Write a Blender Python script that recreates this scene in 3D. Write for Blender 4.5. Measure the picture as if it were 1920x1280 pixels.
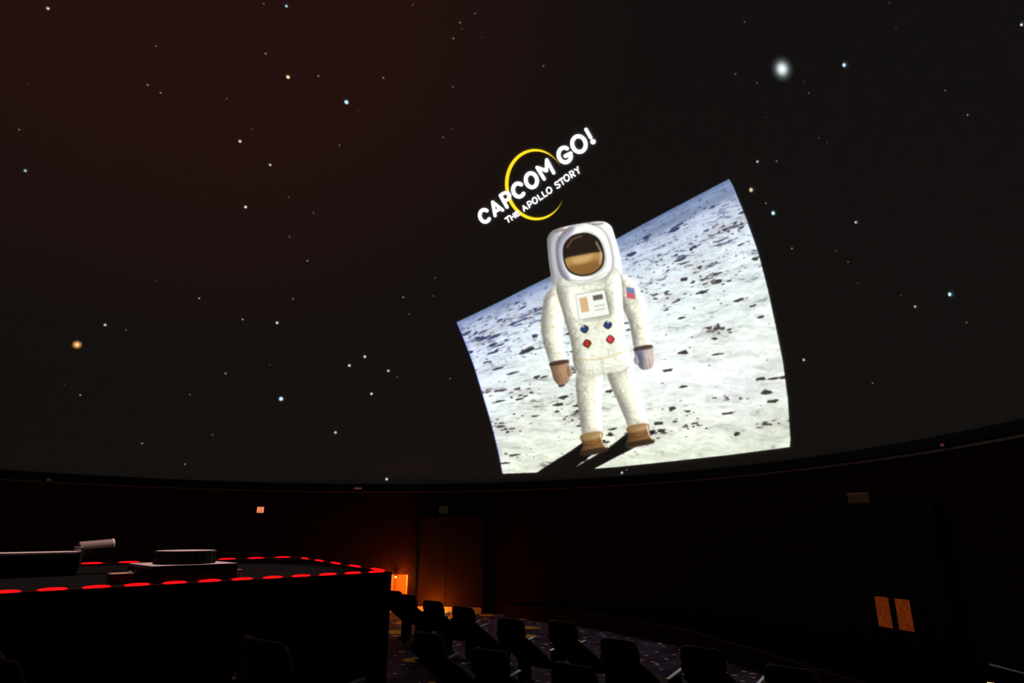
import bpy, bmesh, math
import numpy as np
from mathutils import Vector, Matrix

for o in list(bpy.data.objects):
    bpy.data.objects.remove(o, do_unlink=True)
scene = bpy.context.scene
COL = scene.collection

# ---------------------------------------------------------------- camera, world, exposure
FPX, PITCH, EZ = 1156.55, math.radians(16.928), 2.4
cam_d = bpy.data.cameras.new('camera')
cam_d.sensor_fit = 'HORIZONTAL'; cam_d.sensor_width = 36.0; cam_d.lens = FPX / 1920 * 36
cam_d.clip_start = .05; cam_d.clip_end = 200
cam = bpy.data.objects.new('camera', cam_d); COL.objects.link(cam)
cam.location = (0, 0, EZ); cam.rotation_euler = (math.pi / 2 + PITCH, 0, 0)
scene.camera = cam
world = bpy.data.worlds.new('world'); scene.world = world
world.use_nodes = True
world.node_tree.nodes['Background'].inputs[0].default_value = (0, 0, 0, 1)
world.node_tree.nodes['Background'].inputs[1].default_value = 0
vs = scene.view_settings
vs.view_transform = 'Standard'; vs.look = 'None'; vs.exposure = 0.0; vs.gamma = 1.0; vs.use_curve_mapping = False


def ray(x, y):
    u = (x - 960) / FPX; v = -(y - 640) / FPX
    c, s = math.cos(PITCH), math.sin(PITCH)
    return Vector((u, c - v * s, s + v * c)).normalized()


CAM = Vector((0, 0, EZ))


def atz(x, y, z):
    d = ray(x, y)
    return CAM + d * ((z - EZ) / d.z)


# dome: a hemisphere tipped one degree towards the front of the theatre
DB, HS = -.02, 1.8
DC = Vector((-2.287 * HS, 4.676 * HS, 0)); DC.z = EZ + HS + DB * DC.y
DR = 6.642 * HS
DN = Vector((0, -DB, 1)).normalized()


def rimz(x, y):
    return EZ + HS + DB * y


def dome_pt(x, y, off=0.0):
    d = ray(x, y); oc = CAM - DC; r = DR - off
    b = d.dot(oc); c = oc.dot(oc) - r * r
    return CAM + d * (-b + math.sqrt(b * b - c))


def wall_pt(x, y, off=0.0):
    d = ray(x, y); r = DR - off
    a = d.x ** 2 + d.y ** 2; b = d.x * (CAM.x - DC.x) + d.y * (CAM.y - DC.y); c = (CAM.x - DC.x) ** 2 + (CAM.y - DC.y) ** 2 - r * r
    return CAM + d * ((-b + math.sqrt(b * b - a * c)) / a)


def spot(name, loc, target, energy, col, size, blend=.6, radius=.1):
    l = bpy.data.lights.new(name, 'SPOT'); l.energy = energy; l.color = col; l.spot_size = size; l.spot_blend = blend; l.shadow_soft_size = radius
    o = bpy.data.objects.new(name, l); COL.objects.link(o); o.location = loc
    o.rotation_euler = (Vector(target) - Vector(loc)).to_track_quat('-Z', 'Y').to_euler()
    return o


def point(name, loc, energy, col, radius=.04):
    l = bpy.data.lights.new(name, 'POINT'); l.energy = energy; l.color = col; l.shadow_soft_size = radius
    o = bpy.data.objects.new(name, l); COL.objects.link(o); o.location = loc
    return o


# ---------------------------------------------------------------- materials
def srgb(c):
    return tuple(((v / 255) / 12.92 if v / 255 <= .04045 else ((v / 255 + .055) / 1.055) ** 2.4) for v in c)


def mat(name, col, rough=.6, metal=0.0, noise=.25, scale=30, bump=0.0, spec=.5):
    m = bpy.data.materials.new(name); m.use_nodes = True
    nt = m.node_tree; b = nt.nodes['Principled BSDF']
    b.inputs['Roughness'].default_value = rough; b.inputs['Metallic'].default_value = metal
    b.inputs['Specular IOR Level'].default_value = spec
    tc = nt.nodes.new('ShaderNodeTexCoord'); n = nt.nodes.new('ShaderNodeTexNoise'); n.inputs['Scale'].default_value = scale; n.inputs['Detail'].default_value = 4
    r = nt.nodes.new('ShaderNodeValToRGB')
    r.color_ramp.elements[0].color = tuple(v * (1 - noise) for v in col) + (1,); r.color_ramp.elements[1].color = tuple(min(v * (1 + noise), 1) for v in col) + (1,)
    r.color_ramp.elements[0].position = .3; r.color_ramp.elements[1].position = .7
    nt.links.new(tc.outputs['Object'], n.inputs['Vector']); nt.links.new(n.outputs['Fac'], r.inputs['Fac']); nt.links.new(r.outputs['Color'], b.inputs['Base Color'])
    if bump:
        bp = nt.nodes.new('ShaderNodeBump'); bp.inputs['Strength'].default_value = bump; bp.inputs['Distance'].default_value = .01
        nt.links.new(n.outputs['Fac'], bp.inputs['Height']); nt.links.new(bp.outputs['Normal'], b.inputs['Normal'])
    return m


def emit(name, col, strength=1.0, noise=0.0, scale=40, sample=True):
    m = bpy.data.materials.new(name); m.use_nodes = True
    nt = m.node_tree; nt.nodes.remove(nt.nodes['Principled BSDF'])
    e = nt.nodes.new('ShaderNodeEmission'); e.inputs['Strength'].default_value = strength
    if noise:
        tc = nt.nodes.new('ShaderNodeTexCoord'); n = nt.nodes.new('ShaderNodeTexNoise'); n.inputs['Scale'].default_value = scale; n.inputs['Detail'].default_value = 3
        r = nt.nodes.new('ShaderNodeValToRGB'); r.color_ramp.elements[0].position = .3; r.color_ramp.elements[1].position = .7
        r.color_ramp.elements[0].color = tuple(v * (1 - noise) for v in col) + (1,); r.color_ramp.elements[1].color = tuple(v * (1 + noise) for v in col) + (1,)
        nt.links.new(tc.outputs['Object'], n.inputs['Vector']); nt.links.new(n.outputs['Fac'], r.inputs['Fac']); nt.links.new(r.outputs['Color'], e.inputs['Color'])
    else:
        e.inputs['Color'].default_value = tuple(col) + (1,)
    nt.links.new(e.outputs[0], nt.nodes['Material Output'].inputs['Surface'])
    if not sample:
        m.cycles.emission_sampling = 'NONE'
    return m


def added_light(name, strength=1.0, sample=True):
    """projected light: adds the mesh's own colours to whatever the dome shows behind it"""
    m = bpy.data.materials.new(name); m.use_nodes = True
    nt = m.node_tree; nt.nodes.remove(nt.nodes['Principled BSDF'])
    a = nt.nodes.new('ShaderNodeAttribute'); a.attribute_name = 'Col'
    e = nt.nodes.new('ShaderNodeEmission'); e.inputs['Strength'].default_value = strength
    t = nt.nodes.new('ShaderNodeBsdfTransparent'); ad = nt.nodes.new('ShaderNodeAddShader')
    nt.links.new(a.outputs['Color'], e.inputs['Color']); nt.links.new(e.outputs[0], ad.inputs[0]); nt.links.new(t.outputs[0], ad.inputs[1])
    nt.links.new(ad.outputs[0], nt.nodes['Material Output'].inputs['Surface'])
    if not sample:
        m.cycles.emission_sampling = 'NONE'
    return m


def carpet():
    m = bpy.data.materials.new('patterned_carpet'); m.use_nodes = True
    nt = m.node_tree; b = nt.nodes['Principled BSDF']; b.inputs['Roughness'].default_value = .95; b.inputs['Specular IOR Level'].default_value = .1
    tc = nt.nodes.new('ShaderNodeTexCoord')
    col = None
    base = nt.nodes.new('ShaderNodeValToRGB'); n = nt.nodes.new('ShaderNodeTexNoise'); n.inputs['Scale'].default_value = 1.6
    nt.links.new(tc.outputs['Object'], n.inputs['Vector']); nt.links.new(n.outputs['Fac'], base.inputs['Fac'])
    base.color_ramp.elements[0].color = (.030, .014, .030, 1); base.color_ramp.elements[1].color = (.085, .05, .10, 1)
    base.color_ramp.elements[0].position = .35; base.color_ramp.elements[1].position = .65
    prev = base.outputs['Color']
    for sc, th, c in ((.9, .24, (.66, .32, .03)), (2.0, .17, (.72, .36, .10)), (3.6, .15, (.80, .60, .48)), (6.0, .11, (.5, .36, .4))):
        v = nt.nodes.new('ShaderNodeTexVoronoi'); v.voronoi_dimensions = '2D'; v.inputs['Scale'].default_value = sc
        mp = nt.nodes.new('ShaderNodeMapping'); mp.inputs['Location'].default_value = (sc * 3.1, sc * 1.7, 0)
        nt.links.new(tc.outputs['Object'], mp.inputs['Vector']); nt.links.new(mp.outputs[0], v.inputs['Vector'])
        # each cell gets its own disc size; most of the cells have none
        sep = nt.nodes.new('ShaderNodeSeparateColor'); nt.links.new(v.outputs['Color'], sep.inputs[0])
        mul = nt.nodes.new('ShaderNodeMath'); mul.operation = 'MULTIPLY_ADD'; mul.inputs[1].default_value = th * 2.2; mul.inputs[2].default_value = -th * 1.0
        nt.links.new(sep.outputs[0], mul.inputs[0])
        lt = nt.nodes.new('ShaderNodeMath'); lt.operation = 'LESS_THAN'
        nt.links.new(v.outputs['Distance'], lt.inputs[0]); nt.links.new(mul.outputs[0], lt.inputs[1])
        mx = nt.nodes.new('ShaderNodeMix'); mx.data_type = 'RGBA'
        nt.links.new(lt.outputs[0], mx.inputs[0]); nt.links.new(prev, mx.inputs[6]); mx.inputs[7].default_value = c + (1,)
        prev = mx.outputs[2]
    nt.links.new(prev, b.inputs['Base Color'])
    return m


M = dict(
    dome=mat('dome_screen', (.155, .16, .155), .9, noise=.03, scale=3, spec=.1),
    black=mat('matt_black', (.006, .006, .006), .8, spec=.15),
    wall=mat('maroon_wall_fabric', (.030, .009, .008), .95, noise=.3, scale=14, bump=.2, spec=.05),
    trimred=mat('rim_moulding', (.10, .035, .022), .6),
    carpet=carpet(),
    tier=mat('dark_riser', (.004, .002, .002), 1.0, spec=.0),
    fabric=mat('dark_chair_fabric', (.026, .012, .011), .9, noise=.35, scale=60, bump=.15, spec=.1),
    shell=mat('black_chair_shell', (.010, .008, .008), .6, spec=.2),
    arm=mat('pale_armrest', (.42, .45, .47), .14, noise=.08),
    metal=mat('chair_metal', (.35, .35, .36), .35, .9),
    console=mat('console_black_laminate', (.002, .002, .002), .9, spec=.02),
    device=mat('grey_projector_casing', (.34, .27, .26), .6, noise=.15, scale=80),
    device2=mat('brown_box_casing', (.30, .16, .10), .7, noise=.25, scale=60),
    tube=mat('dark_lens_tube', (.09, .045, .03), .7, noise=.3, scale=70),
    steel=mat('bare_steel', (.6, .62, .64), .3, .8),
    led=emit('red_led_glow', (1.0, .004, .006), 1.6),
    ledglow=emit('dim_led_glow', (.05, .0008, .0012), 1.0),
    door=mat('dark_brown_door', (.035, .013, .006), .8, noise=.35, scale=70, bump=.2, spec=.1),
    wood=mat('light_wood_kickboard', (.62, .42, .24), .6, noise=.15, scale=9),
    passage=mat('passage_plaster', (.62, .34, .16), .8, noise=.08),
    glow=emit('dim_orange_glow', srgb((88, 32, 6)), 1.0, .45, 26),  # emission standing in for orange light on the right-hand door
    lampo=emit('amber_bulb', (1.0, .62, .18), 3.0),
    signlit=emit('lit_sign_face', srgb((250, 140, 105)), 1.0),
    signmark=emit('sign_mark', srgb((205, 92, 38)), 1.0),
    grille=mat('brass_grille', (.55, .38, .16), .5, .2),
    letter=emit('white_projected_letter', (1, 1, 1), 1.0),
    red_dot=emit('small_red_indicator', (.09, .02, .018), 1.0),
    brown_dot=emit('small_amber_indicator', (.022, .012, .006), 1.0),
    picture=added_light('projected_picture_light', 1.0, False),
    star=added_light('projected_star_light', 1.0, False),
)


_fb = M['fabric'].node_tree.nodes['Principled BSDF']; _fb.inputs['Sheen Weight'].default_value = .4; _fb.inputs['Sheen Roughness'].default_value = .45; _fb.inputs['Sheen Tint'].default_value = (.75, .45, .42, 1)


# ---------------------------------------------------------------- mesh helpers
def mesh_obj(name, bm, m, parent=None, smooth=False):
    me = bpy.data.meshes.new(name); bm.normal_update(); bm.to_mesh(me); bm.free()
    if smooth:
        for p in me.polygons:
            p.use_smooth = True
    me.materials.append(m)
    o = bpy.data.objects.new(name, me); COL.objects.link(o)
    if parent:
        o.parent = parent
    return o


def empty(name, loc=(0, 0, 0), rz=0.0):
    o = bpy.data.objects.new(name, None); COL.objects.link(o); o.location = loc; o.rotation_euler = (0, 0, rz); o.empty_display_size = .1
    return o


def tag(o, label=None, cat=None, group=None, kind=None):
    for k, v in (('label', label), ('category', cat), ('group', group), ('kind', kind)):
        if v:
            o[k] = v
    return o


def rbox(bm, c, s, bev=.01, seg=2, mtx=None):
    """a bevelled box of size s centred at c"""
    t = bmesh.new(); bmesh.ops.create_cube(t, size=1)
    bmesh.ops.scale(t, vec=s, verts=t.verts)
    if bev:
        bmesh.ops.bevel(t, geom=list(t.edges), offset=min(bev, min(s) * .49), segments=seg, profile=.5, affect='EDGES')
    bmesh.ops.translate(t, vec=c, verts=t.verts)
    if mtx is not None:
        bmesh.ops.transform(t, matrix=mtx, verts=t.verts)
    me = bpy.data.meshes.new('t'); t.to_mesh(me); t.free(); bm.from_mesh(me); bpy.data.meshes.remove(me)
    return bm


def prism(bm, pts, z0, z1):
    """vertical prism on a ground outline"""
    a = [bm.verts.new((p[0], p[1], z0)) for p in pts]; b = [bm.verts.new((p[0], p[1], z1)) for p in pts]
    n = len(pts)
    bm.faces.new(a[::-1]); bm.faces.new(b)
    for i in range(n):
        bm.faces.new((a[i], a[(i + 1) % n], b[(i + 1) % n], b[i]))
    bmesh.ops.recalc_face_normals(bm, faces=bm.faces)
    return bm


def cyl(bm, p, q, r, n=20, r2=None):
    p, q = Vector(p), Vector(q); d = q - p
    mt = Matrix.Translation((p + q) / 2) @ d.to_track_quat('Z', 'Y').to_matrix().to_4x4()
    bmesh.ops.create_cone(bm, cap_ends=True, segments=n, radius1=r, radius2=r if r2 is None else r2, depth=d.length, matrix=mt)
    return bm


# ---------------------------------------------------------------- the setting: dome, rim, wall, floor
NA, NE = 160, 40
ex = Vector((1, 0, 0)); ey = DN.cross(ex).normalized(); ex = ey.cross(DN).normalized()
bm = bmesh.new(); rows = []
for j in range(NE):
    el = (math.pi / 2) * j / NE
    rows.append([bm.verts.new(DC + (ex * math.cos(2 * math.pi * i / NA) + ey * math.sin(2 * math.pi * i / NA)) * (DR * math.cos(el)) + DN * (DR * math.sin(el))) for i in range(NA)])
top = bm.verts.new(DC + DN * DR)
for j in range(NE - 1):
    for i in range(NA):
        bm.faces.new((rows[j][i], rows[j + 1][i], rows[j + 1][(i + 1) % NA], rows[j][(i + 1) % NA]))
for i in range(NA):
    bm.faces.new((rows[-1][i], top, rows[-1][(i + 1) % NA]))
dome = tag(mesh_obj('ceiling', bm, M['dome'], smooth=True), 'large dark projection dome covering the theatre', None, None, 'structure')


def ring_band(name, r0, r1, h0, h1, m, label):
    bm = bmesh.new(); pr = []
    for i in range(NA):
        a = 2 * math.pi * i / NA; c, s = math.cos(a), math.sin(a)
        q = []
        for r, h in ((r0, h0), (r1, h0), (r1, h1), (r0, h1)):
            x, y = DC.x + r * c, DC.y + r * s
            q.append(bm.verts.new((x, y, rimz(x, y) + h)))
        pr.append(q)
    for i in range(NA):
        a, b = pr[i], pr[(i + 1) % NA]
        for k in range(4):
            bm.faces.new((a[k], a[(k + 1) % 4], b[(k + 1) % 4], b[k]))
    bmesh.ops.recalc_face_normals(bm, faces=bm.faces)
    return tag(mesh_obj(name, bm, m), label, None, None, 'structure')


ring_band('trim_1', DR - .03, DR + .10, 0.0, -.19, M['black'], 'black band under the edge of the dome')
ring_band('trim_2', DR - .05, DR + .06, -.23, -.275, M['trimred'], 'thin dark red moulding along the top of the wall')

# the wall, one cylinder with a low opening for the lit passage
dl, dr_ = wall_pt(733, 1077), wall_pt(765, 1077)
DOORZ = wall_pt(750, 1077).z
ang = lambda p: math.atan2(p.y - DC.y, p.x - DC.x)
al, ar = ang(dl), ang(dr_)          # al > ar
angs = sorted([2 * math.pi * i / NA - math.pi for i in range(NA) if not (ar - .02 < 2 * math.pi * i / NA - math.pi < al + .02)] + [al, ar])
bm = bmesh.new(); cols = []
for a in angs:
    x, y = DC.x + DR * math.cos(a), DC.y + DR * math.sin(a)
    cols.append([bm.verts.new((x, y, z)) for z in (0, DOORZ, rimz(x, y) - .1)])
for i in range(len(angs)):
    a, b = cols[i], cols[(i + 1) % len(angs)]
    if abs(angs[i] - ar) > 1e-6:
        bm.faces.new((a[0], a[1], b[1], b[0]))
    bm.faces.new((a[1], a[2], b[2], b[1]))
for f in bm.faces:
    f.smooth = True
tag(mesh_obj('wall_round', bm, M['wall']), 'dark maroon round wall below the dome', None, None, 'structure')

bm = bmesh.new(); bmesh.ops.create_circle(bm, cap_ends=True, segments=96, radius=DR)
bmesh.ops.translate(bm, vec=(DC.x, DC.y, 0), verts=bm.verts)
tag(mesh_obj('floor', bm, M['carpet']), 'plum carpet with orange and pale discs', None, None, 'structure')
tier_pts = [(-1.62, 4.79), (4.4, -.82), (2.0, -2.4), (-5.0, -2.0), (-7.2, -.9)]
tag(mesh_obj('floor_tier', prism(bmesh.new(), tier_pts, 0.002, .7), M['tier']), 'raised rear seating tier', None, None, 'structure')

# lit passage behind the opening
radl = Vector((math.cos(al), math.sin(al), 0)); radr = Vector((math.cos(ar), math.sin(ar), 0)); radm = (radl + radr).normalized(); tang = Vector((-radm.y, radm.x, 0))
p0 = Vector((dl.x, dl.y, 0)); p1 = Vector((dr_.x, dr_.y, 0))
pw = (p1 - p0).length; pc = (p0 + p1) / 2
prot = math.atan2(radm.y, radm.x)
bm = bmesh.new()
dep = .7
for (c, s) in (((dep / 2, pw / 2 + .02, DOORZ / 2), (dep, .04, DOORZ)), ((dep / 2, -pw / 2 - .02, DOORZ / 2), (dep, .04, DOORZ)), ((dep + .02, 0, DOORZ / 2), (.04, pw + .08, DOORZ)), ((dep / 2, 0, DOORZ + .02), (dep, pw + .08, .04)), ((dep / 2, 0, -.02), (dep, pw + .08, .04))):
    rbox(bm, c, s, 0)
pas = mesh_obj('door_1', bm, M['passage']); pas.location = pc + radm * .02; pas.rotation_euler = (0, 0, prot)
tag(pas, 'low lit passage opening with pale walls beyond the chairs', None, None, 'structure')
tr = mesh_obj('door_frame', rbox(bmesh.new(), (.05, -pw / 2 + .035, DOORZ / 2), (.05, .035, DOORZ - .01), .004), M['wood'], pas)
# ---------------------------------------------------------------- projected picture (drawn in code)
SS = 2
PX0, PY0, PX1, PY1 = 850, 328, 1490, 896
PW, PH = (PX1 - PX0) * SS, (PY1 - PY0) * SS
gx = PX0 + (np.arange(PW) + .5) / SS
gy = PY0 + (np.arange(PH) + .5) / SS
GX, GY = np.meshgrid(gx, gy)
art = np.zeros((PH, PW, 3))
ids = np.zeros((PH, PW), int)
seg = np.zeros((PH, PW), int)
seg_n = [0]
prng = np.random.RandomState(11)


def spline(pts, n=6, closed=True):
    p = np.array(pts, float)
    if closed:
        q = np.vstack([p[-1], p, p[0], p[1]])
    else:
        q = np.vstack([2 * p[0] - p[1], p, 2 * p[-1] - p[-2]])
    out = []
    for i in range(1, len(q) - 2):
        a, b, c, d = q[i - 1], q[i], q[i + 1], q[i + 2]
        for k in range(n):
            t = k / n
            out.append(.5 * (2 * b + (c - a) * t + (2 * a - 5 * b + 4 * c - d) * t * t + (3 * b - a - 3 * c + d) * t ** 3))
    if not closed:
        out.append(q[-2])
    return np.array(out)


def boxblur(m, r):
    if r < 1:
        return m
    for ax in (0, 1):
        for _ in range(2):
            c = np.cumsum(np.concatenate([np.zeros_like(np.take(m, [0], ax)), m], ax), ax)
            n = m.shape[ax]
            hi = np.minimum(np.arange(n) + r + 1, n); lo = np.maximum(np.arange(n) - r, 0)
            m = (np.take(c, hi, ax) - np.take(c, lo, ax)) / (2 * r + 1)
    return m


def mask(pts, smooth=True, soft=0.0):
    p = spline(pts) if smooth else np.array(pts, float)
    pad = int(soft * SS * 3) + 2
    x0 = max(int((p[:, 0].min() - PX0) * SS) - pad, 0); x1 = min(int((p[:, 0].max() - PX0) * SS) + pad + 2, PW)
    y0 = max(int((p[:, 1].min() - PY0) * SS) - pad, 0); y1 = min(int((p[:, 1].max() - PY0) * SS) + pad + 2, PH)
    m = np.zeros((y1 - y0, x1 - x0))
    a, b = p, np.roll(p, -1, 0)
    xs = gx[x0:x1]
    for r in range(y0, y1):
        y = gy[r]
        k = (a[:, 1] > y) != (b[:, 1] > y)
        if not k.any():
            continue
        ca, cb = a[k], b[k]
        cr = np.sort(ca[:, 0] + (y - ca[:, 1]) / (cb[:, 1] - ca[:, 1]) * (cb[:, 0] - ca[:, 0]))
        m[r - y0] = np.searchsorted(cr, xs) % 2
    if soft:
        m = boxblur(m, max(int(soft * SS), 1))
    return (slice(y0, y1), slice(x0, x1)), m


def fill(pts, col, a=1.0, smooth=True, soft=0.0, pid=None, clip=None):
    s, m = mask(pts, smooth, soft)
    if clip is not None:
        m = m * clip[s]
    mm = (m * a)[..., None]
    art[s] = art[s] * (1 - mm) + np.array(col) / 255. * mm
    if pid:
        ids[s][m > .5] = pid
        seg_n[0] += 1
        seg[s][m > .5] = seg_n[0]


def line(pts, wd, col, a=1.0, soft=.5, smooth=True, clip=None):
    p = spline(pts, 5, False) if smooth and len(pts) > 2 else np.array(pts, float)
    pad = wd + soft + 2
    x0 = max(int((p[:, 0].min() - pad - PX0) * SS), 0); x1 = min(int((p[:, 0].max() + pad - PX0) * SS), PW)
    y0 = max(int((p[:, 1].min() - pad - PY0) * SS), 0); y1 = min(int((p[:, 1].max() + pad - PY0) * SS), PH)
    s = (slice(y0, y1), slice(x0, x1))
    X, Y = GX[s], GY[s]
    d = np.full(X.shape, 1e9)
    for q, r in zip(p[:-1], p[1:]):
        v = r - q; L = v @ v + 1e-9
        t = np.clip(((X - q[0]) * v[0] + (Y - q[1]) * v[1]) / L, 0, 1)
        d = np.minimum(d, np.hypot(X - q[0] - t * v[0], Y - q[1] - t * v[1]))
    m = np.clip((wd / 2 + soft - d) / (2 * soft), 0, 1)
    if clip is not None:
        m = m * clip[s]
    mm = (m * a)[..., None]
    art[s] = art[s] * (1 - mm) + np.array(col) / 255. * mm


def vnoise(u, v, seed):
    iu = np.floor(u).astype(np.int64); iv = np.floor(v).astype(np.int64)
    fu = u - iu; fv = v - iv
    fu = fu * fu * (3 - 2 * fu); fv = fv * fv * (3 - 2 * fv)

    def hsh(a, b):
        h = (a * 374761393 + b * 668265263 + seed * 1442695041) & 0xffffffff
        h = ((h ^ (h >> 13)) * 1274126177) & 0xffffffff
        return ((h ^ (h >> 16)) & 0xffff) / 65535.
    return (hsh(iu, iv) * (1 - fu) + hsh(iu + 1, iv) * fu) * (1 - fv) + (hsh(iu, iv + 1) * (1 - fu) + hsh(iu + 1, iv + 1) * fu) * fv


def fbm(u, v, seed, o=3):
    r = 0; a = .5; n = 0
    for k in range(o):
        r = r + a * vnoise(u * 2 ** k, v * 2 ** k, seed + k); n += a; a *= .55
    return r / n


def sst(a, b, x):
    t = np.clip((x - a) / (b - a), 0, 1)
    return t * t * (3 - 2 * t)


def zm(ox, oy, s):
    return lambda *p: [(ox + x / s, oy + y / s) for x, y in p]


# ---- lunar ground
left_edge = [(855.5, 604), (865.6, 627.5), (887.5, 685), (904, 739), (912.7, 768), (920.5, 794.5), (926, 815.6), (934.5, 851), (941.6, 888)]
right_edge = [(1481, 838), (1482, 823), (1477.5, 750), (1468, 677), (1456, 618), (1440, 543), (1421, 470), (1400, 411), (1374.4, 348), (1367, 335)]
top_edge = [(1257, 392.6), (1199, 423.5), (1140, 456), (1080, 492), (1027, 520), (984, 541), (936, 565.5)]
bot_edge = [(1000, 886), (1071, 882), (1161, 875), (1257, 865), (1374, 852)]
frame_pts = left_edge + bot_edge + right_edge + top_edge
txp = np.array(([(840, 612)] + left_edge[:1] + top_edge[::-1] + [(1367, 335), (1500, 270)]))
bxp = np.array([(840, 893), (942, 888)] + bot_edge + [(1481, 838), (1500, 835)])
YT = np.interp(GX, txp[:, 0], txp[:, 1]); YB = np.interp(GX, bxp[:, 0], bxp[:, 1])
T = np.clip((GY - YT) / (YB - YT), -.2, 1.2)
G = 250 * np.log(1 + 3.2 * np.clip(T, 0, 2))
wob = (fbm(GX / 40, GY / 40, 5) - .5) * 14
stretch = 1 / (1 + 1.1 * np.clip(T, 0, 1))
n1 = fbm(GX / 26 * stretch, (G + wob) / 7, 1)
n2 = fbm(GX / 9 * stretch, (G + wob) / 2.6, 2)
n3 = fbm(GX / 5, GY / 3.2, 3)
big = fbm(GX / 90, GY / 60, 4)


def ramp(x, ks, cs):
    cs = np.array(cs) / 255.
    return np.stack([np.interp(x, ks, cs[:, i]) for i in range(3)], -1)


gcol = ramp(T, [0, .03, .08, .22, .45, .7, 1], [(104, 124, 165), (140, 156, 190), (186, 198, 220), (217, 227, 236), (230, 240, 238), (231, 238, 226), (226, 232, 212)])
lft = sst(1010, 870, GX + 40 * (T - .5)) * sst(.02, .2, T)
gcol = gcol * (1 - .45 * lft[..., None]) + np.array([196, 208, 240]) / 255. * .45 * lft[..., None]
brt = np.exp(-(((GX - 1370) / 115) ** 2 + ((GY - 725) / 75) ** 2)) + .8 * np.exp(-(((GX - 1215) / 60) ** 2 + ((GY - 690) / 60) ** 2)) + .5 * np.exp(-(((GX - 905) / 30) ** 2 + ((GY - 760) / 60) ** 2)) + .5 * np.exp(-(((GX - 1040) / 40) ** 2 + ((GY - 800) / 14) ** 2))
brt = np.clip(brt, 0, 1)
gcol = gcol * (1 - .6 * brt[..., None]) + np.array([246, 250, 255]) / 255. * .6 * brt[..., None]
shade = 1.02 - .22 * (n1 - .45) - .22 * (n2 - .45) - .12 * (n3 - .5) - .1 * (big - .5)
gcol = gcol * np.clip(shade, .5, 1.08)[..., None] * .965
dens = .25 + .75 * np.exp(-((T - .18) / .18) ** 2) + .45 * np.exp(-(((GX - 1280) / 70) ** 2 + ((GY - 775) / 30) ** 2)) \
    + .7 * sst(.9, .99, T) * sst(1120, 1000, GX) + .55 * np.exp(-(((GX - 1050) / 55) ** 2 + ((GY - 765) / 32) ** 2)) + .5 * np.exp(-(((GX - 1150) / 50) ** 2 + ((GY - 835) / 22) ** 2))
dens = dens * (1 - .85 * brt)
dk = ramp(np.clip(T, 0, 1), [0, .25, .42, .6, 1], [(52, 66, 112), (56, 62, 96), (56, 52, 58), (56, 46, 42), (52, 44, 34)])
sp = sst(.70 - .12 * dens, .82 - .12 * dens, .55 * n2 + .45 * n1) * np.clip(dens, 0, 1) * .8
sp2 = sst(.80 - .06 * dens, .86 - .06 * dens, fbm(GX / 4.2 * stretch, (G + wob) / 1.9, 8)) * np.clip(dens * 1.2, 0, 1) * .75
spk = np.clip(sp + sp2, 0, .95)[..., None]
gcol = gcol * (1 - spk) + dk * spk
hz = sst(.035, .0, np.abs(T - .055)) * sst(1130, 1230, GX) * .55
gcol = gcol * (1 - hz[..., None]) + np.array([92, 106, 140]) / 255. * hz[..., None]
fs, fm = mask(frame_pts, False)
frame_m = np.zeros((PH, PW)); frame_m[fs] = fm
rag = (fbm(GX / 5, GY / 5, 21) - .5) * 3
art += gcol * frame_m[..., None]
ids[frame_m > .5] = 1


def rock(x, y, L, Tk, ang=None, col=None, a=.92, rough=.35):
    if ang is None:
        tt = np.clip((y - np.interp(x, txp[:, 0], txp[:, 1])) / (np.interp(x, bxp[:, 0], bxp[:, 1]) - np.interp(x, txp[:, 0], txp[:, 1])), 0, 1)
        ang = -28 + 20 * min(tt * 1.5, 1)
    if col is None:
        tt = np.clip((y - np.interp(x, txp[:, 0], txp[:, 1])) / 300, 0, 1)
        c0, c1 = np.array((40, 50, 88)), np.array((46, 38, 36))
        col = c0 + (c1 - c0) * sst(.15, .5, tt)
    c, s_ = math.cos(math.radians(ang)), math.sin(math.radians(ang))
    pts = []
    for k in range(11):
        th = 2 * math.pi * k / 11
        r = 1 + prng.uniform(-rough, rough)
        u, v = L * r * math.cos(th), Tk * r * math.sin(th)
        pts.append((x + u * c - v * s_, y + u * s_ + v * c))
    fill(pts, col, a, clip=frame_m)


for _ in range(900):
    x = prng.uniform(862, 1475)
    tt = prng.uniform(0.03, .98) ** 1.25
    yt = np.interp(x, txp[:, 0], txp[:, 1]); yb = np.interp(x, bxp[:, 0], bxp[:, 1])
    y = yt + tt * (yb - yt)
    i, j = int((y - PY0) * SS), int((x - PX0) * SS)
    if not (0 <= i < PH and 0 <= j < PW) or prng.rand() > dens[i, j] * 1.25:
        continue
    L = prng.uniform(1.2, 4.2) * (1 if tt < .5 else .8)
    rock(x, y, L, prng.uniform(.6, 1.3), a=prng.uniform(.4, .9))
for k in range(190):
    x = prng.uniform(868, 1470); tt = prng.uniform(.05, .96)
    yt = np.interp(x, txp[:, 0], txp[:, 1]); yb = np.interp(x, bxp[:, 0], bxp[:, 1]); y = yt + tt * (yb - yt)
    i, j = int((y - PY0) * SS), int((x - PX0) * SS)
    if 0 <= i < PH and 0 <= j < PW and prng.rand() < dens[i, j] + .25:
        rock(x, y, prng.uniform(4, 13), prng.uniform(1.2, 2.9) * (1 + .5 * tt))
for k in range(26):
    cx = prng.uniform(900, 1450); tt = prng.uniform(.12, .95)
    yt = np.interp(cx, txp[:, 0], txp[:, 1]); yb = np.interp(cx, bxp[:, 0], bxp[:, 1]); cy = yt + tt * (yb - yt)
    rock(cx, cy, prng.uniform(22, 36), prng.uniform(6, 11), col=(184, 176, 178), a=.3)
    for m in range(9):
        rock(cx + prng.normal() * 16, cy + prng.normal() * 4.5, prng.uniform(2, 7), prng.uniform(.8, 2.2), a=.8)
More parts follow.
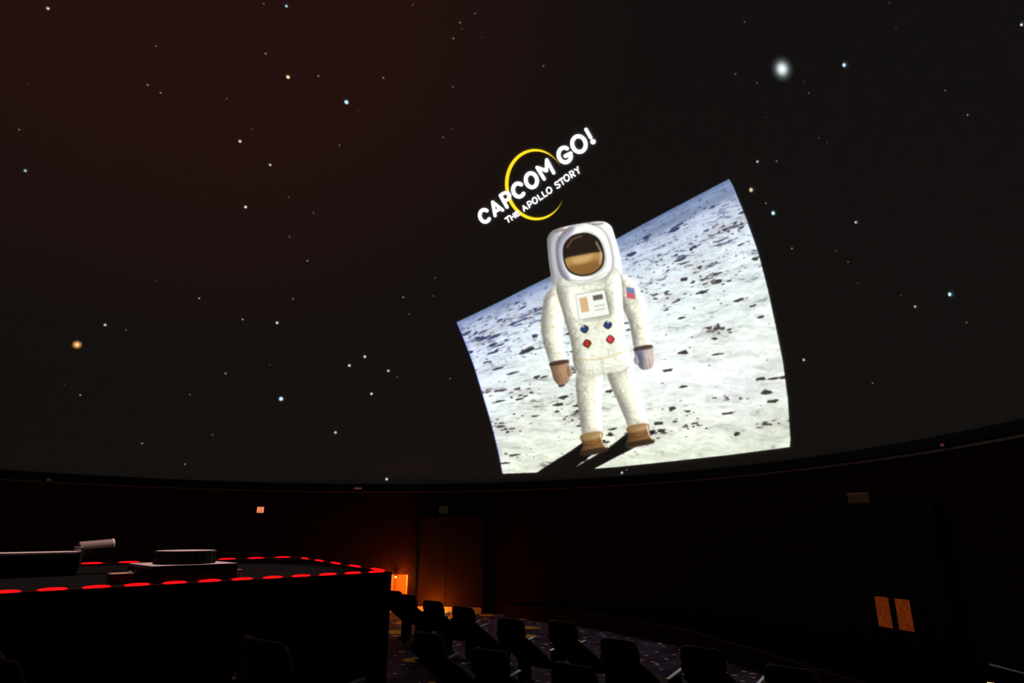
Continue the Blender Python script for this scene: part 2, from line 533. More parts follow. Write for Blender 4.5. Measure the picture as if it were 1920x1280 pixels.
line(left_edge, 2.4, (92, 104, 226), .8, clip=frame_m)
line([(1374, 351), (1400, 413), (1421, 472)], 1.2, (150, 170, 220), .5, clip=frame_m)
# ---- a plain, generic astronaut in a white suit, facing the viewer with both arms lowered
BACK, SUIT, HELM, VIS, GLOV, GLOV2, BOOT, BOOT2, CHEST, PATCH = range(2, 12)
FA = math.radians(-10); FO = (1126, 660); FS = .92


def L(*p):
    c, s_ = math.cos(FA), math.sin(FA)
    return [(FO[0] + FS * (x * c - y * s_), FO[1] + FS * (x * s_ + y * c)) for x, y in p]


def outline(pts, ws):
    p = spline(pts, 6, False); w = np.interp(np.linspace(0, len(ws) - 1, len(p)), range(len(ws)), ws)
    t = np.gradient(p, axis=0); t /= np.linalg.norm(t, axis=1)[:, None] + 1e-9
    n = np.stack([-t[:, 1], t[:, 0]], 1)
    return np.vstack([p + n * w[:, None], (p - n * w[:, None])[::-1]]), p, n, w


def limb(pts, ws, pid, base=(228, 230, 211), folds=8, lit=1.0):
    o, p, n, w = outline(L(*pts), [v * FS for v in ws])
    fill(o, base, smooth=False, pid=pid)
    s_, m_ = mask(o, False); cm = np.zeros((PH, PW)); cm[s_] = m_
    sgn = np.where(n[:, :1] > 0, 1, -1)
    line(list((p - sgn * n * w[:, None] * .72)[::3]), w.mean() * .55, (168, 162, 164), .55, 4, clip=cm)
    line(list((p + sgn * n * w[:, None] * .1)[::3]), w.mean() * .6, (236, 232, 206), .6, 4, clip=cm)
    line(list((p + sgn * n * w[:, None] * .78)[::3]), w.mean() * .5, (255, 255, 255), .95 * lit, 2.5, clip=cm)
    for k in range(folds):
        i = int((k + .7) / (folds + .4) * (len(p) - 1))
        q, m, ww = p[i], n[i] * sgn[i], w[i]
        b = prng.uniform(-2, 3); tt = np.array([-m[1], m[0]])
        line([q - m * ww, q + tt * (b + 2.5), q + m * ww * prng.uniform(.2, .8)], prng.uniform(.8, 1.6), (182, 172, 146), prng.uniform(.3, .55), .8, clip=cm)
    return cm


# shadow cast on the ground towards the lower left
fill(L((-62, 172), (-20, 178), (-40, 196), (-92, 222), (-190, 262), (-250, 262), (-160, 214), (-96, 188)), (0, 0, 0), smooth=False, clip=frame_m)
fill(L((24, 172), (84, 176), (60, 196), (0, 214), (-80, 240), (-150, 268), (-196, 264), (-92, 222), (-20, 196)), (0, 0, 0), smooth=False, clip=frame_m)
# backpack behind the shoulders
fill(L((-69, -236), (-64, -252), (-50, -262), (-20, -265), (20, -265), (50, -262), (64, -252), (69, -236), (73, -180), (70, -120), (60, -90), (-60, -90), (-70, -120), (-73, -180)), (214, 216, 212), pid=BACK)
for dx in (-38, -12, 16, 40):
    fill(L((dx - 9, -262), (dx + 7, -263), (dx + 9, -256), (dx - 8, -255)), (120, 100, 92), .55, soft=.8)
fill(L((-66, -250), (-52, -262), (-40, -262), (-46, -180), (-50, -90), (-66, -90), (-72, -180)), (150, 148, 156), .8, soft=2)
fill(L((30, -258), (52, -262), (66, -250), (72, -180), (66, -100), (52, -120)), (255, 255, 255), .9, soft=2)
line(L((-50, -257), (0, -260), (50, -257)), 3, (128, 112, 104), .7, 1)
# legs, boots
limb([(27, 20), (36, 72), (44, 120), (50, 166)], [27, 27, 23, 20], SUIT, folds=10)
limb([(-27, 20), (-36, 72), (-42, 120), (-46, 166)], [28, 27, 23, 20], SUIT, folds=10, lit=.6)
for sx, pid in ((-1, BOOT), (1, BOOT2)):
    cx = 48 * sx
    fill(L((cx - 21, 160), (cx + 21, 160), (cx + 20, 180), (cx + 27, 194), (cx + 22, 201), (cx - 24, 201), (cx - 27, 192), (cx - 20, 180)), (120, 84, 46), pid=pid)
    fill(L((cx - 25, 192), (cx + 25, 192), (cx + 23, 202), (cx - 24, 202)), (48, 34, 22), .95, soft=.6)
    fill(L((cx - 20, 158), (cx + 20, 158), (cx + 18, 170), (cx - 18, 172)), (190, 158, 110), .75, soft=1.6)
    line(L((cx - 16, 180), (cx, 184), (cx + 18, 178)), 1.4, (66, 46, 26), .8)
    line(L((cx + 19, 164), (cx + 20, 180), (cx + 25, 193)), 2, (246, 236, 214), .8)
# arms and gloves
limb([(40, -142), (70, -118), (88, -60), (86, 6)], [18, 26, 22, 18], SUIT, folds=12)
limb([(-40, -142), (-70, -118), (-90, -60), (-88, 6)], [18, 26, 22, 18], SUIT, folds=12, lit=.35)
for sx, pid, gc in ((-1, GLOV, (156, 124, 96)), (1, GLOV2, (184, 168, 160))):
    c = 87 * sx
    fill(L((c - 17, 4), (c + 17, 4), (c + 18, 24), (c + 16, 40), (c + 9, 50), (c - 8, 51), (c - 16, 40), (c - 18, 22)), gc, pid=pid)
    fill(L((c - 17, 3), (c + 17, 3), (c + 17, 10), (c - 17, 10)), (70, 52, 42), .9, soft=.4)
    fill(L((c - sx * 16, 16), (c - sx * 23, 28), (c - sx * 20, 38), (c - sx * 13, 34)), gc, pid=pid)
    for k in (-6, 0, 7):
        line(L((c + k, 28), (c + k * 1.1, 48)), 1.1, (96, 76, 62), .7, .5, False)
    if sx > 0:
        fill(L((c - 16, 12), (c - 2, 12), (c - 6, 48), (c - 16, 40)), (104, 116, 162), .7, soft=2)
# torso
fill(L((-66, -146), (-44, -164), (44, -164), (66, -146), (62, -90), (56, -30), (58, 20), (40, 44), (4, 46), (0, 60), (-4, 46), (-40, 44), (-58, 20), (-56, -30), (-62, -90)), (229, 231, 213), pid=SUIT)
s_, m_ = mask(L((-66, -146), (-44, -164), (44, -164), (66, -146), (62, -90), (56, -30), (58, 20), (40, 44), (-40, 44), (-58, 20), (-56, -30), (-62, -90))); tor = np.zeros((PH, PW)); tor[s_] = m_
line(L((-56, -140), (-54, -60), (-52, 30)), 18, (170, 164, 164), .55, 7, clip=tor)
line(L((58, -140), (54, -60), (54, 30)), 16, (255, 255, 255), .95, 4, clip=tor)
for k in range(9):
    y = -140 + k * 21
    line(L((-52, y), (-10, y + prng.uniform(3, 9)), (50, y + prng.uniform(-4, 4))), 1.4, (190, 182, 158), .35, 1, clip=tor)
line(L((-57, 6), (0, 14), (57, 6)), 2.2, (206, 176, 128), .75, .8, clip=tor)
line(L((0, 16), (0, 56)), 1.4, (180, 168, 140), .6, .8, False)
# chest unit and coloured hose fittings
fill(L((-30, -124), (30, -124), (32, -72), (-32, -72)), (233, 236, 228), smooth=False, pid=CHEST)
line(L((-30, -124), (30, -124), (32, -72), (-32, -72), (-30, -124)), 1.2, (150, 142, 128), .8, .5, False)
fill(L((-24, -116), (-8, -116), (-8, -86), (-24, -86)), (206, 172, 124), smooth=False, soft=.3)
fill(L((4, -116), (24, -116), (24, -106), (4, -106)), (96, 88, 84), smooth=False, soft=.3)
line(L((4, -94), (24, -94)), 1.6, (150, 146, 140), .8, .4, False); line(L((4, -86), (24, -86)), 1.6, (150, 146, 140), .8, .4, False)
for (x, y, c) in [(-24, -52, (44, 62, 112)), (24, -52, (44, 62, 112)), (-24, -22, (166, 50, 24)), (24, -22, (214, 60, 70))]:
    fill(L((x - 9, y), (x, y - 9), (x + 9, y), (x, y + 9)), tuple(v * .45 for v in c), soft=.3); fill(L((x - 6, y), (x, y - 7), (x + 6, y), (x, y + 6)), c, .95, soft=.6)
line(L((-26, -58), (-46, -84), (-52, -130)), 4.5, (198, 190, 174), .9, 1.2); line(L((26, -58), (46, -84), (52, -130)), 4.5, (236, 232, 220), .9, 1.2)
fill(L((74, -122), (90, -116), (88, -94), (72, -100)), (90, 106, 160), .85, smooth=False, soft=.4, pid=PATCH)
fill(L((73, -111), (89, -105), (88, -94), (72, -100)), (222, 84, 92), .85, smooth=False, soft=.4)
# helmet and plain gold visor
hood = L((-56, -200), (-50, -236), (-28, -258), (0, -265), (28, -258), (50, -236), (56, -200), (52, -168), (34, -150), (0, -146), (-34, -150), (-52, -168))
fill(hood, (238, 239, 234), pid=HELM)
s_, m_ = mask(hood); hm = np.zeros((PH, PW)); hm[s_] = m_
fill(L((-58, -200), (-50, -240), (-24, -262), (-8, -258), (-34, -226), (-42, -190), (-36, -156), (-56, -165)), (140, 138, 154), .85, soft=3, clip=hm)
fill(L((10, -262), (34, -258), (58, -220), (56, -170), (40, -156), (46, -200), (30, -240)), (255, 255, 255), .98, soft=2, clip=hm)
line(L((-44, -158), (0, -149), (44, -158)), 2, (178, 172, 160), .8, .8)
visor = L((-42, -200), (-36, -228), (-18, -243), (0, -246), (18, -243), (36, -228), (42, -200), (36, -174), (18, -161), (0, -158), (-18, -161), (-36, -174))
fill(visor, (24, 19, 16), pid=VIS)
vc = L((0, -202))[0]
vin = [(vc[0] + (x - vc[0]) * .93, vc[1] + (y - vc[1]) * .93) for x, y in visor]
s_, m_ = mask(vin); vm = np.zeros((PH, PW)); vm[s_] = m_
fill(vin, (30, 21, 14))
fill(L((-44, -196), (0, -202), (44, -196), (44, -150), (-44, -150)), (172, 134, 78), .97, soft=1.2, clip=vm)
fill(L((-40, -180), (0, -186), (40, -180), (30, -150), (-30, -150)), (120, 82, 40), .8, soft=4, clip=vm)
fill(L((-24, -196), (0, -200), (20, -198), (6, -186), (-20, -186)), (206, 172, 112), .7, soft=2.5, clip=vm)
line(L((-30, -222), (-16, -236), (4, -240)), 2.2, (150, 120, 80), .7, 1, clip=vm)
line(L((30, -222), (36, -200), (30, -178)), 3, (214, 190, 160), .7, 1.5, clip=vm)
# rounded light and shade of the figure in the picture: sun from the right, crumpled cloth
wr = fbm(GX / 17 + fbm(GX / 22, GY / 22, 61) * 3, GY / 9, 60, 3)
wgy, wgx = np.gradient(wr)
shd = np.ones((PH, PW))
for k in range(1, seg_n[0] + 1):
    m = (seg == k)
    npx = m.sum()
    if npx < 40 or not np.isin(ids[m][0], (BACK, SUIT, HELM, GLOV, GLOV2, BOOT, BOOT2)):
        continue
    ys, xs = np.nonzero(m); y0, y1, x0, x1 = max(ys.min() - 30, 0), ys.max() + 30, max(xs.min() - 30, 0), xs.max() + 30
    mm = m[y0:y1, x0:x1].astype(float)
    r = int(max(3, min(26, .28 * min(ys.max() - ys.min(), xs.max() - xs.min()))))
    hgt = boxblur(mm, r) * 2.2 * r + boxblur(mm, max(r // 3, 1)) * r * .5
    gy_, gx_ = np.gradient(hgt)
    wk = 13.0 if ids[m][0] == SUIT else 3.0
    gx2 = gx_ + wk * wgx[y0:y1, x0:x1]; gy2 = gy_ + wk * wgy[y0:y1, x0:x1]
    nz = 1 / np.sqrt(1 + gx2 ** 2 + gy2 ** 2)
    d = (-gx2 * .62 - gy2 * -.0 + .78) * nz
    sub = shd[y0:y1, x0:x1]; sub[mm > .5] = (.70 + .42 * np.clip(d, -.3, 1.1))[mm > .5]
shd = shd * .75 + boxblur(shd, 1) * .25
warm = np.stack([shd, shd ** 1.03, shd ** 1.12], -1)
art = np.where((ids > 1)[..., None] & (ids != VIS)[..., None], art * warm, art)
suit_m = (ids > 1).astype(float)
# soft white bloom to the right of the figure, as the film shows
glow = boxblur(suit_m, 9) * (1 - np.clip(suit_m + (ids > 1), 0, 1)) * frame_m * sst(1150, 1200, GX)
art = art * (1 - .75 * glow[..., None]) + np.array([1, 1, 1]) * .75 * glow[..., None]
art = np.clip(art * (1 + .03 * (fbm(GX / 1.6, GY / 1.6, 33) - .5)[..., None]), 0, 1)
art[ids == 0] = 0
art = np.stack([boxblur(art[..., k], 1) for k in range(3)], -1)
art[ids == 0] *= .0
art1 = np.moveaxis(art, 2, 0).reshape(3, PH // SS, SS, PW // SS, SS).mean((2, 4))
art1 = np.moveaxis(art1, 0, 2)
ids1 = ids.reshape(PH // SS, SS, PW // SS, SS).max((1, 3))
# ---------------------------------------------------------------- the projected picture as a curved patch of light on the dome
Hh, Ww = ids1.shape
lin = np.where(art1 <= .04045, art1 / 12.92, ((art1 + .055) / 1.055) ** 2.4)
vx, vy = np.meshgrid(PX0 + np.arange(Ww) + .5, PY0 + np.arange(Hh) + .5)
u = (vx - 960) / FPX; v = -(vy - 640) / FPX
cP, sP = math.cos(PITCH), math.sin(PITCH)
D = np.stack([u, cP - v * sP, sP + v * cP], -1); D /= np.linalg.norm(D, axis=-1, keepdims=True)
oc = np.array(CAM - DC); rr = DR - .02
bb = D @ oc; tt = -bb + np.sqrt(bb * bb - (oc @ oc - rr * rr))
VP = np.array(CAM) + D * tt[..., None]
quad_id = np.maximum(np.maximum(ids1[:-1, :-1], ids1[1:, :-1]), np.maximum(ids1[:-1, 1:], ids1[1:, 1:]))
pic = empty('projected_picture', dome_pt(1170, 640, .02))
tag(pic, 'bright projected picture of an astronaut in a white suit standing on grey lunar ground', 'projection')


def patch(name, sel, parent, label=None):
    r, c = np.nonzero(sel)
    q = np.stack([r * Ww + c, (r + 1) * Ww + c, (r + 1) * Ww + c + 1, r * Ww + c + 1], 1)
    uq, inv = np.unique(q, return_inverse=True)
    inv = inv.reshape(-1)
    me = bpy.data.meshes.new(name)
    me.vertices.add(len(uq)); me.loops.add(len(inv)); me.polygons.add(len(q))
    org = np.array(pic.location)
    me.vertices.foreach_set('co', (VP.reshape(-1, 3)[uq] - org).astype(np.float32).ravel())
    me.loops.foreach_set('vertex_index', inv.astype(np.int32))
    me.polygons.foreach_set('loop_start', np.arange(0, len(inv), 4, dtype=np.int32))
    me.update(calc_edges=True)
    at = me.color_attributes.new('Col', 'FLOAT_COLOR', 'POINT')
    at.data.foreach_set('color', np.hstack([lin.reshape(-1, 3)[uq], np.ones((len(uq), 1))]).astype(np.float32).ravel())
    me.materials.append(M['picture'])
    o = bpy.data.objects.new(name, me); COL.objects.link(o); o.parent = parent
    if label:
        o['label'] = label
    return o


patch('lunar_ground', quad_id == 1, pic, 'pale grey lunar ground strewn with dark rocks')
fig_o = patch('astronaut_figure', quad_id == SUIT, pic, 'white padded space suit of the astronaut')
for nm, k in (('backpack', BACK), ('helmet', HELM), ('gold_visor', VIS), ('glove', GLOV), ('glove', GLOV2), ('boot', BOOT), ('boot', BOOT2), ('chest_unit', CHEST), ('shoulder_patch', PATCH)):
    patch(nm, quad_id == k, fig_o)

# ---------------------------------------------------------------- projected title
title = empty('projected_title', dome_pt(1005, 340, .03))
tag(title, 'projected show title in white capital letters crossed by a yellow crescent ring', 'title')
torg = title.location.copy()


def stroke_mesh(name, strokes, wpx, discs=(), off=.03):
    """letter drawn from thick strokes with round ends, laid on the dome"""
    bm = bmesh.new()
    P = lambda x, y: bm.verts.new(dome_pt(x, y, off) - torg)
    for st in strokes:
        if len(st) >= 9:      # curved stroke: one continuous ribbon
            a_ = np.array(st); closed = np.hypot(*(a_[0] - a_[-1])) < 1e-3
            tg = np.gradient(a_, axis=0)
            if closed:
                tg[0] = tg[-1] = a_[1] - a_[-2]
            tg /= np.linalg.norm(tg, axis=1)[:, None]; nr = np.stack([-tg[:, 1], tg[:, 0]], 1) * wpx / 2
            ro = [(P(*(p + q)), P(*(p - q))) for p, q in zip(a_, nr)]
            for e0, e1 in zip(ro[:-1], ro[1:]):
                bm.faces.new((e0[0], e1[0], e1[1], e0[1]))
        for (a, b) in zip(st[:-1], st[1:]) if len(st) < 9 else ():
            dx, dy = b[0] - a[0], b[1] - a[1]; l = math.hypot(dx, dy) + 1e-9
            nx, ny = -dy / l * wpx / 2, dx / l * wpx / 2
            bm.faces.new((P(a[0] + nx, a[1] + ny), P(b[0] + nx, b[1] + ny), P(b[0] - nx, b[1] - ny), P(a[0] - nx, a[1] - ny)))
        ends = st if len(st) < 9 else (st[0], st[-1])
        for k, q in enumerate(ends):
            rr_ = wpx / 2
            bm.faces.new([P(q[0] + rr_ * math.cos(t * math.pi / 7), q[1] + rr_ * math.sin(t * math.pi / 7)) for t in range(14)])
    for (x, y, r) in discs:
        bm.faces.new([P(x + r * math.cos(t * math.pi / 10), y + r * math.sin(t * math.pi / 10)) for t in range(20)])
    return mesh_obj(name, bm, M['letter'], title)


def Zm(ox, oy, s):
    return lambda *p: [(ox + x / s, oy + y / s) for x, y in p]


def arc(cx, cy, rx, ry, a0, a1, tilt, n=34):
    t = math.radians(tilt); o = []
    for k in range(n + 1):
        a = math.radians(a0 + (a1 - a0) * k / n)
        x, y = rx * math.cos(a), -ry * math.sin(a)
        o.append((cx + x * math.cos(t) - y * math.sin(t), cy + x * math.sin(t) + y * math.cos(t)))
    return o


def curve(*p):
    return [tuple(q) for q in spline(p, 5, False)]


ZB, Z5, ZA = Zm(890, 290, 9.481), Zm(880, 220, 6.096), Zm(940, 305, 10.667)
BW, SW = 7.9, 3.1
stroke_mesh('letter', [ZB(*arc(178, 1086, 86, 108, 48, 318, -14))], 7.4)
stroke_mesh('letter', [ZB((318, 842), (362, 1082)), ZB((318, 842), (496, 984)), ZB((350, 1020), (440, 966))], 6.6)
stroke_mesh('letter', [ZB((458, 724), (574, 930)), ZB(*curve((458, 724), (520, 684), (580, 678), (618, 722), (604, 780), (556, 812), (515, 832)))], 7.0)
stroke_mesh('letter', [ZB(*arc(780, 629, 97, 118, 48, 318, -12))], BW)
stroke_mesh('letter', [ZB(*arc(1008, 454, 99, 126, 0, 360, -12))], BW)
stroke_mesh('letter', [ZB((1236, 432), (1110, 228), (1275, 285), (1280, 92), (1404, 322))], 7.0)
stroke_mesh('letter', [Z5(*arc(1090, 430, 70, 84, 52, 340, -14)), Z5((1158, 412), (1098, 442))], BW + .2)
stroke_mesh('letter', [Z5(*arc(1252, 305, 76, 90, 0, 360, -14))], BW + .3)
stroke_mesh('exclamation_mark', [Z5((1333, 138), (1386, 230))], 7.2, [(880 + 1413 / 6.096, 220 + 278 / 6.096, 5.3)])
for sts in ([((75, 1118), (148, 1064)), ((112, 1090), (150, 1182))], [((172, 1060), (216, 1142)), ((236, 1020), (282, 1098)), ((195, 1098), (258, 1060))],
            [((270, 1000), (314, 1072)), ((270, 1000), (324, 962)), ((290, 1034), (338, 1002)), ((314, 1072), (370, 1034))],
            [((435, 862), (455, 965)), ((435, 862), (525, 920)), ((448, 928), (490, 900))],
            [((515, 796), (566, 896)), curve((515, 796), (555, 772), (592, 784), (596, 820), (568, 845), (540, 850))],
            [arc(668, 755, 45, 60, 0, 360, -12)], [((722, 652), (776, 744), (828, 712))], [((810, 590), (862, 684), (918, 648))], [arc(954, 553, 50, 60, 0, 360, -12)],
            [curve((1136, 374), (1092, 390), (1070, 424), (1094, 444), (1140, 432), (1170, 450), (1156, 490), (1112, 508))],
            [((1152, 350), (1222, 302)), ((1190, 330), (1240, 430))], [arc(1305, 303, 51, 64, 0, 360, -12)],
            [((1360, 192), (1414, 298)), curve((1360, 192), (1400, 168), (1436, 182), (1440, 214), (1412, 240), (1390, 250)), ((1414, 240), (1476, 262))],
            [((1462, 132), (1526, 150), (1522, 82)), ((1526, 150), (1550, 210))]):
    stroke_mesh('small_letter', [ZA(*s) for s in sts], SW)
bm = bmesh.new(); cl = bm.loops.layers.float_color.new('Col'); prevp = None
NC = 72
for k in range(NC + 1):
    psi = -150 + 304 * k / NC
    a = math.radians(180 - psi)
    w = 40 * max(1 - abs(psi / 158) ** 2.2, .05)
    q = []
    for sgn in (-.5, .5):
        x, y = (335 + sgn * w) * math.cos(a), -(393 + sgn * w) * math.sin(a)
        t = math.radians(-4)
        q.append(Z5((762 + x * math.cos(t) - y * math.sin(t), 768 + x * math.sin(t) + y * math.cos(t)))[0])
    cur = [bm.verts.new(dome_pt(*p, .025) - torg) for p in q]
    fade = min(1, (155 - abs(psi)) / 45)
    if prevp:
        f = bm.faces.new((prevp[0][0], prevp[0][1], cur[1], cur[0]))
        for lp, fd in zip(f.loops, (prevp[1], prevp[1], fade, fade)):
            lp[cl] = (1.0 * fd, .70 * fd ** 1.15, .012 * fd, 1)
    prevp = (cur, fade)
cr = mesh_obj('crescent_ring', bm, M['star'], title); cr['label'] = 'yellow crescent ring'

# ---------------------------------------------------------------- projected stars
W_, B_, A_, O_ = (1, 1, .96), (.62, .86, 1), (1, .62, .28), (1, .8, .55)
stars = [(90, 16, 1, W_), (292.5, 86.5, .4, O_), (277, 159.5, .55, W_), (301, 174, .5, W_), (425, 185, .3, O_), (36, 243, .4, W_), (450, 265, 1, W_), (47.5, 320, .9, B_), (472, 242, .2, W_), (54, 157, .15, O_),
         (494.5, 7, .35, W_), (537, 11.5, 1, B_), (774, 9, .3, W_), (890.5, 25.5, .35, W_), (862.5, 42.5, .5, W_), (866, 54, .2, W_), (850, 72, .5, W_), (904, 70, .15, W_), (498, 100.5, .55, W_), (597, 142.5, .5, W_),
         (719, 146, .5, W_), (849, 163, .35, W_), (649.5, 191.5, 1.35, B_), (671, 209, .15, W_), (847, 241, .2, W_), (830.5, 257.5, .35, W_), (636.5, 272, .35, W_), (506.5, 309, .7, W_),
         (1396, 41, .35, W_), (1019, 124, .4, W_), (1379, 139, .4, W_), (1419, 155.5, .3, W_), (1420, 303, .75, W_), (1436, 220, .15, W_), (1582.5, 122, 1.25, B_), (1915, 46.5, 1.3, W_), (1516.5, 174.5, .35, W_),
         (1507, 153, .2, W_), (1772, 169.5, .35, W_), (1814, 215.5, .6, W_), (1535, 259, .2, W_), (1551, 267, .2, W_), (1456, 302, .5, W_), (1668, 6, .25, W_), (1680, 51, .2, W_), (460.5, 388, 1, W_), (373.5, 559, .6, W_),
         (455, 598.5, .6, W_), (197, 609, .75, W_), (236.5, 618, .25, W_), (292.5, 526, .15, W_), (541, 369.5, .25, W_), (588, 399, .3, W_), (543, 444, .3, W_), (576.5, 489, .5, W_), (549, 560, .4, W_), (756, 557, .5, W_),
         (816, 521, .25, W_), (812.5, 554.5, .25, W_), (766.5, 588.5, .25, W_), (519.5, 605, .9, W_), (1436, 381, .5, W_), (1449.5, 399.5, 1.35, B_), (1604.5, 416.7, .9, W_), (1484.7, 465.7, .55, W_), (1567.6, 469.4, .25, W_),
         (1590, 491, .35, W_), (1608, 530.5, .2, W_), (1689, 553.8, .2, W_), (1715.5, 574.6, .7, W_), (1780.5, 551.6, 1.2, B_), (1812, 604.7, .4, W_), (423, 700, .55, W_), (150.5, 740.5, .55, W_), (121, 720, .15, W_),
         (356, 739.5, .3, W_), (266.5, 831, .5, W_), (346.8, 870, .45, W_), (398.5, 815, .3, W_), (684, 668.6, .95, W_), (655, 685, .95, W_), (728, 695, .7, W_), (745, 707, .3, W_), (844, 709.5, .3, W_), (696.5, 738, .85, W_),
         (527, 747.5, 1.35, B_), (629, 810.5, .8, W_), (725, 898, .9, W_), (506, 684, .15, W_), (1506.8, 674.5, .8, W_), (1636, 718, .4, W_), (1166, 886, .8, W_), (1175, 880.5, .4, W_)]


def star(name, x, y, rpx, col, amp, prof, label, cat, group=None):
    c = dome_pt(x, y, .03); n = (DC - c).normalized(); t1 = n.cross(Vector((0, 0, 1))).normalized(); t2 = n.cross(t1)
    dist = (c - CAM).length; r = rpx / FPX * dist / (1 + ((x - 960) ** 2 + (y - 640) ** 2) / FPX ** 2) ** .5
    bm = bmesh.new(); cl = bm.verts.layers.float_color.new('Col')
    ns = 12; prev = None
    ctr = bm.verts.new((0, 0, 0)); ctr[cl] = tuple(v * amp * prof[0][1] for v in col) + (1,)
    for (f, b) in prof[1:]:
        ring = []
        for k in range(ns):
            a = 2 * math.pi * k / ns
            q = bm.verts.new(t1 * (r * f * math.cos(a)) + t2 * (r * f * math.sin(a))); q[cl] = tuple(v ** (1 + .9 * f) * amp * b for v in col) + (1,)
            ring.append(q)
        for k in range(ns):
            if prev is None:
                bm.faces.new((ctr, ring[k], ring[(k + 1) % ns]))
            else:
                bm.faces.new((prev[k], ring[k], ring[(k + 1) % ns], prev[(k + 1) % ns]))
        prev = ring
    o = mesh_obj(name, bm, M['star']); o.location = c
    return tag(o, label, cat, group)


PR = [(0, 1), (.45, .6), (1, 0)]
for (x, y, b, c) in stars:
    if c is B_ and b > 1.1:
        star('star', x, y, 4.6, c, 1.6, PR, 'bright blue-white star dot projected on the dark dome', 'star', 'bright blue-white projected stars')
    elif b >= .7:
        star('star', x, y, 2.6 + .6 * b, c, .95 * b, PR, 'clear white star dot projected on the dark dome', 'star', 'clear white projected stars')
    else:
        star('star', x, y, 2.3, c, b ** 1.7 * .75, PR, 'faint tiny star dot projected on the dark dome', 'star', 'faint projected stars')
star('star', 540, 144.5, 4.0, (1, .78, .5), 1.5, PR, 'small orange star dot projected high above the amber one', 'star')
star('star', 144.5, 646, 8.5, (1, .58, .25), 1.5, [(0, 1), (.2, .85), (.5, .3), (1, 0)], 'amber star spot with a soft halo, low over the console', 'star')
star('star', 1408, 356, 5.0, (1, .82, .6), 1.1, PR, 'warm white star dot beside the upper corner of the picture', 'star')
star('bright_planet', 1466, 129.5, 27, (.88, .98, 1.0), 1.0, [(0, 1.15), (.13, .9), (.3, .56), (.45, .22), (.6, .06), (.8, .012), (1, 0)], 'large round glowing planet spot, the biggest on the dome', 'planet')
# ---------------------------------------------------------------- far double door with light kickboard
def wall_frame(x, y, off):
    """origin on the wall at a pixel's direction, x along the wall to the viewer's right, y out of the wall"""
    p = wall_pt(x, y); a = ang(p)
    n = Vector((-math.cos(a), -math.sin(a), 0)); t = Vector((-n.y, n.x, 0))
    if t.x * 0 + (ray(x + 10, y) - ray(x, y)).dot(t) < 0:
        t = -t
    o = Vector((p.x, p.y, 0)) + n * off
    return o, t, n


def on_plane(x, y, o, t, n):
    d = ray(x, y); s = (o - CAM).dot(n) / d.dot(n); p = CAM + d * s
    return (p - o).dot(t), p.z


def basis(o, t, n):
    # columns: along, out of the wall, up (kept right handed)
    return Matrix(((t.x, n.x, 0, o.x), (t.y, n.y, 0, o.y), (0, 0, 1, 0), (0, 0, 0, 1)))


o, t, n = wall_frame(838, 1050, .16)
BMX = basis(o, t, n)
x0, ztop = on_plane(787, 968, o, t, n); x1, _ = on_plane(905, 1000, o, t, n); xm, _ = on_plane(836, 1100, o, t, n)
_, zk = on_plane(862, 1137.5, o, t, n)
d2 = tag(empty('door_2'), 'tall dark double door above a lit wooden kickboard', None, None, 'structure')
for a, b in ((x0, xm - .008), (xm + .008, x1)):
    mesh_obj('door_leaf', rbox(bmesh.new(), ((a + b) / 2, 0, (ztop + zk) / 2), (b - a, .06, ztop - zk), .006, 1, BMX), M['door'], d2)
for k in range(4):
    h = zk / 4
    mesh_obj('kickboard_plank', rbox(bmesh.new(), ((x0 + x1) / 2, .01, h * (k + .5)), (x1 - x0, .06, h - .006), .004, 1, BMX), M['wood'], d2)
DOORM, DX0 = BMX.copy(), x0
for a in (x0 - .05, x1 + .04):
    mesh_obj('door_jamb', rbox(bmesh.new(), (a, -.02, ztop / 2 + .03), (.07, .16, ztop + .06), .006, 1, BMX), M['black'], d2)

# amber lamp hung in the passage mouth
lp = wall_pt(742, 1081, .22)
lamp = tag(empty('passage_lamp', lp), 'small glowing amber lamp at the top of the lit passage', 'lamp')
mesh_obj('bulb', cyl(bmesh.new(), (0, 0, -.03), (0, 0, .02), .035, 14, .025), M['lampo'], lamp, True)
mesh_obj('lamp_cap', cyl(bmesh.new(), (0, 0, .022), (0, 0, .05), .03, 14, .012), M['black'], lamp)
bm = bmesh.new(); cyl(bm, (0, 0, .03), tuple(Vector((math.cos(al), math.sin(al), 0)) * .24 + Vector((0, 0, .03))), .008, 8)
mesh_obj('bracket', bm, M['black'], lamp)
l1 = point('passage_lamp_light', (lp.x + .02, lp.y - .08, lp.z - .08), 55, (1, .26, .022), .05)

# amber floor light standing before the door, behind the chairs
fl = DOORM @ Vector((DX0 + .62, .5, 0))
ff = tag(empty('floor_light', (fl.x, fl.y, 0)), 'small amber floor light before the tall double door', 'lamp')
mesh_obj('light_base', cyl(bmesh.new(), (0, 0, .003), (0, 0, .08), .05, 16, .04), M['black'], ff)
mesh_obj('light_lens', cyl(bmesh.new(), (0, 0, .081), (0, 0, .12), .035, 16, .02), M['lampo'], ff, True)
point('floor_light_lamp', (fl.x, fl.y, .20), 48, (1, .26, .022), .05)

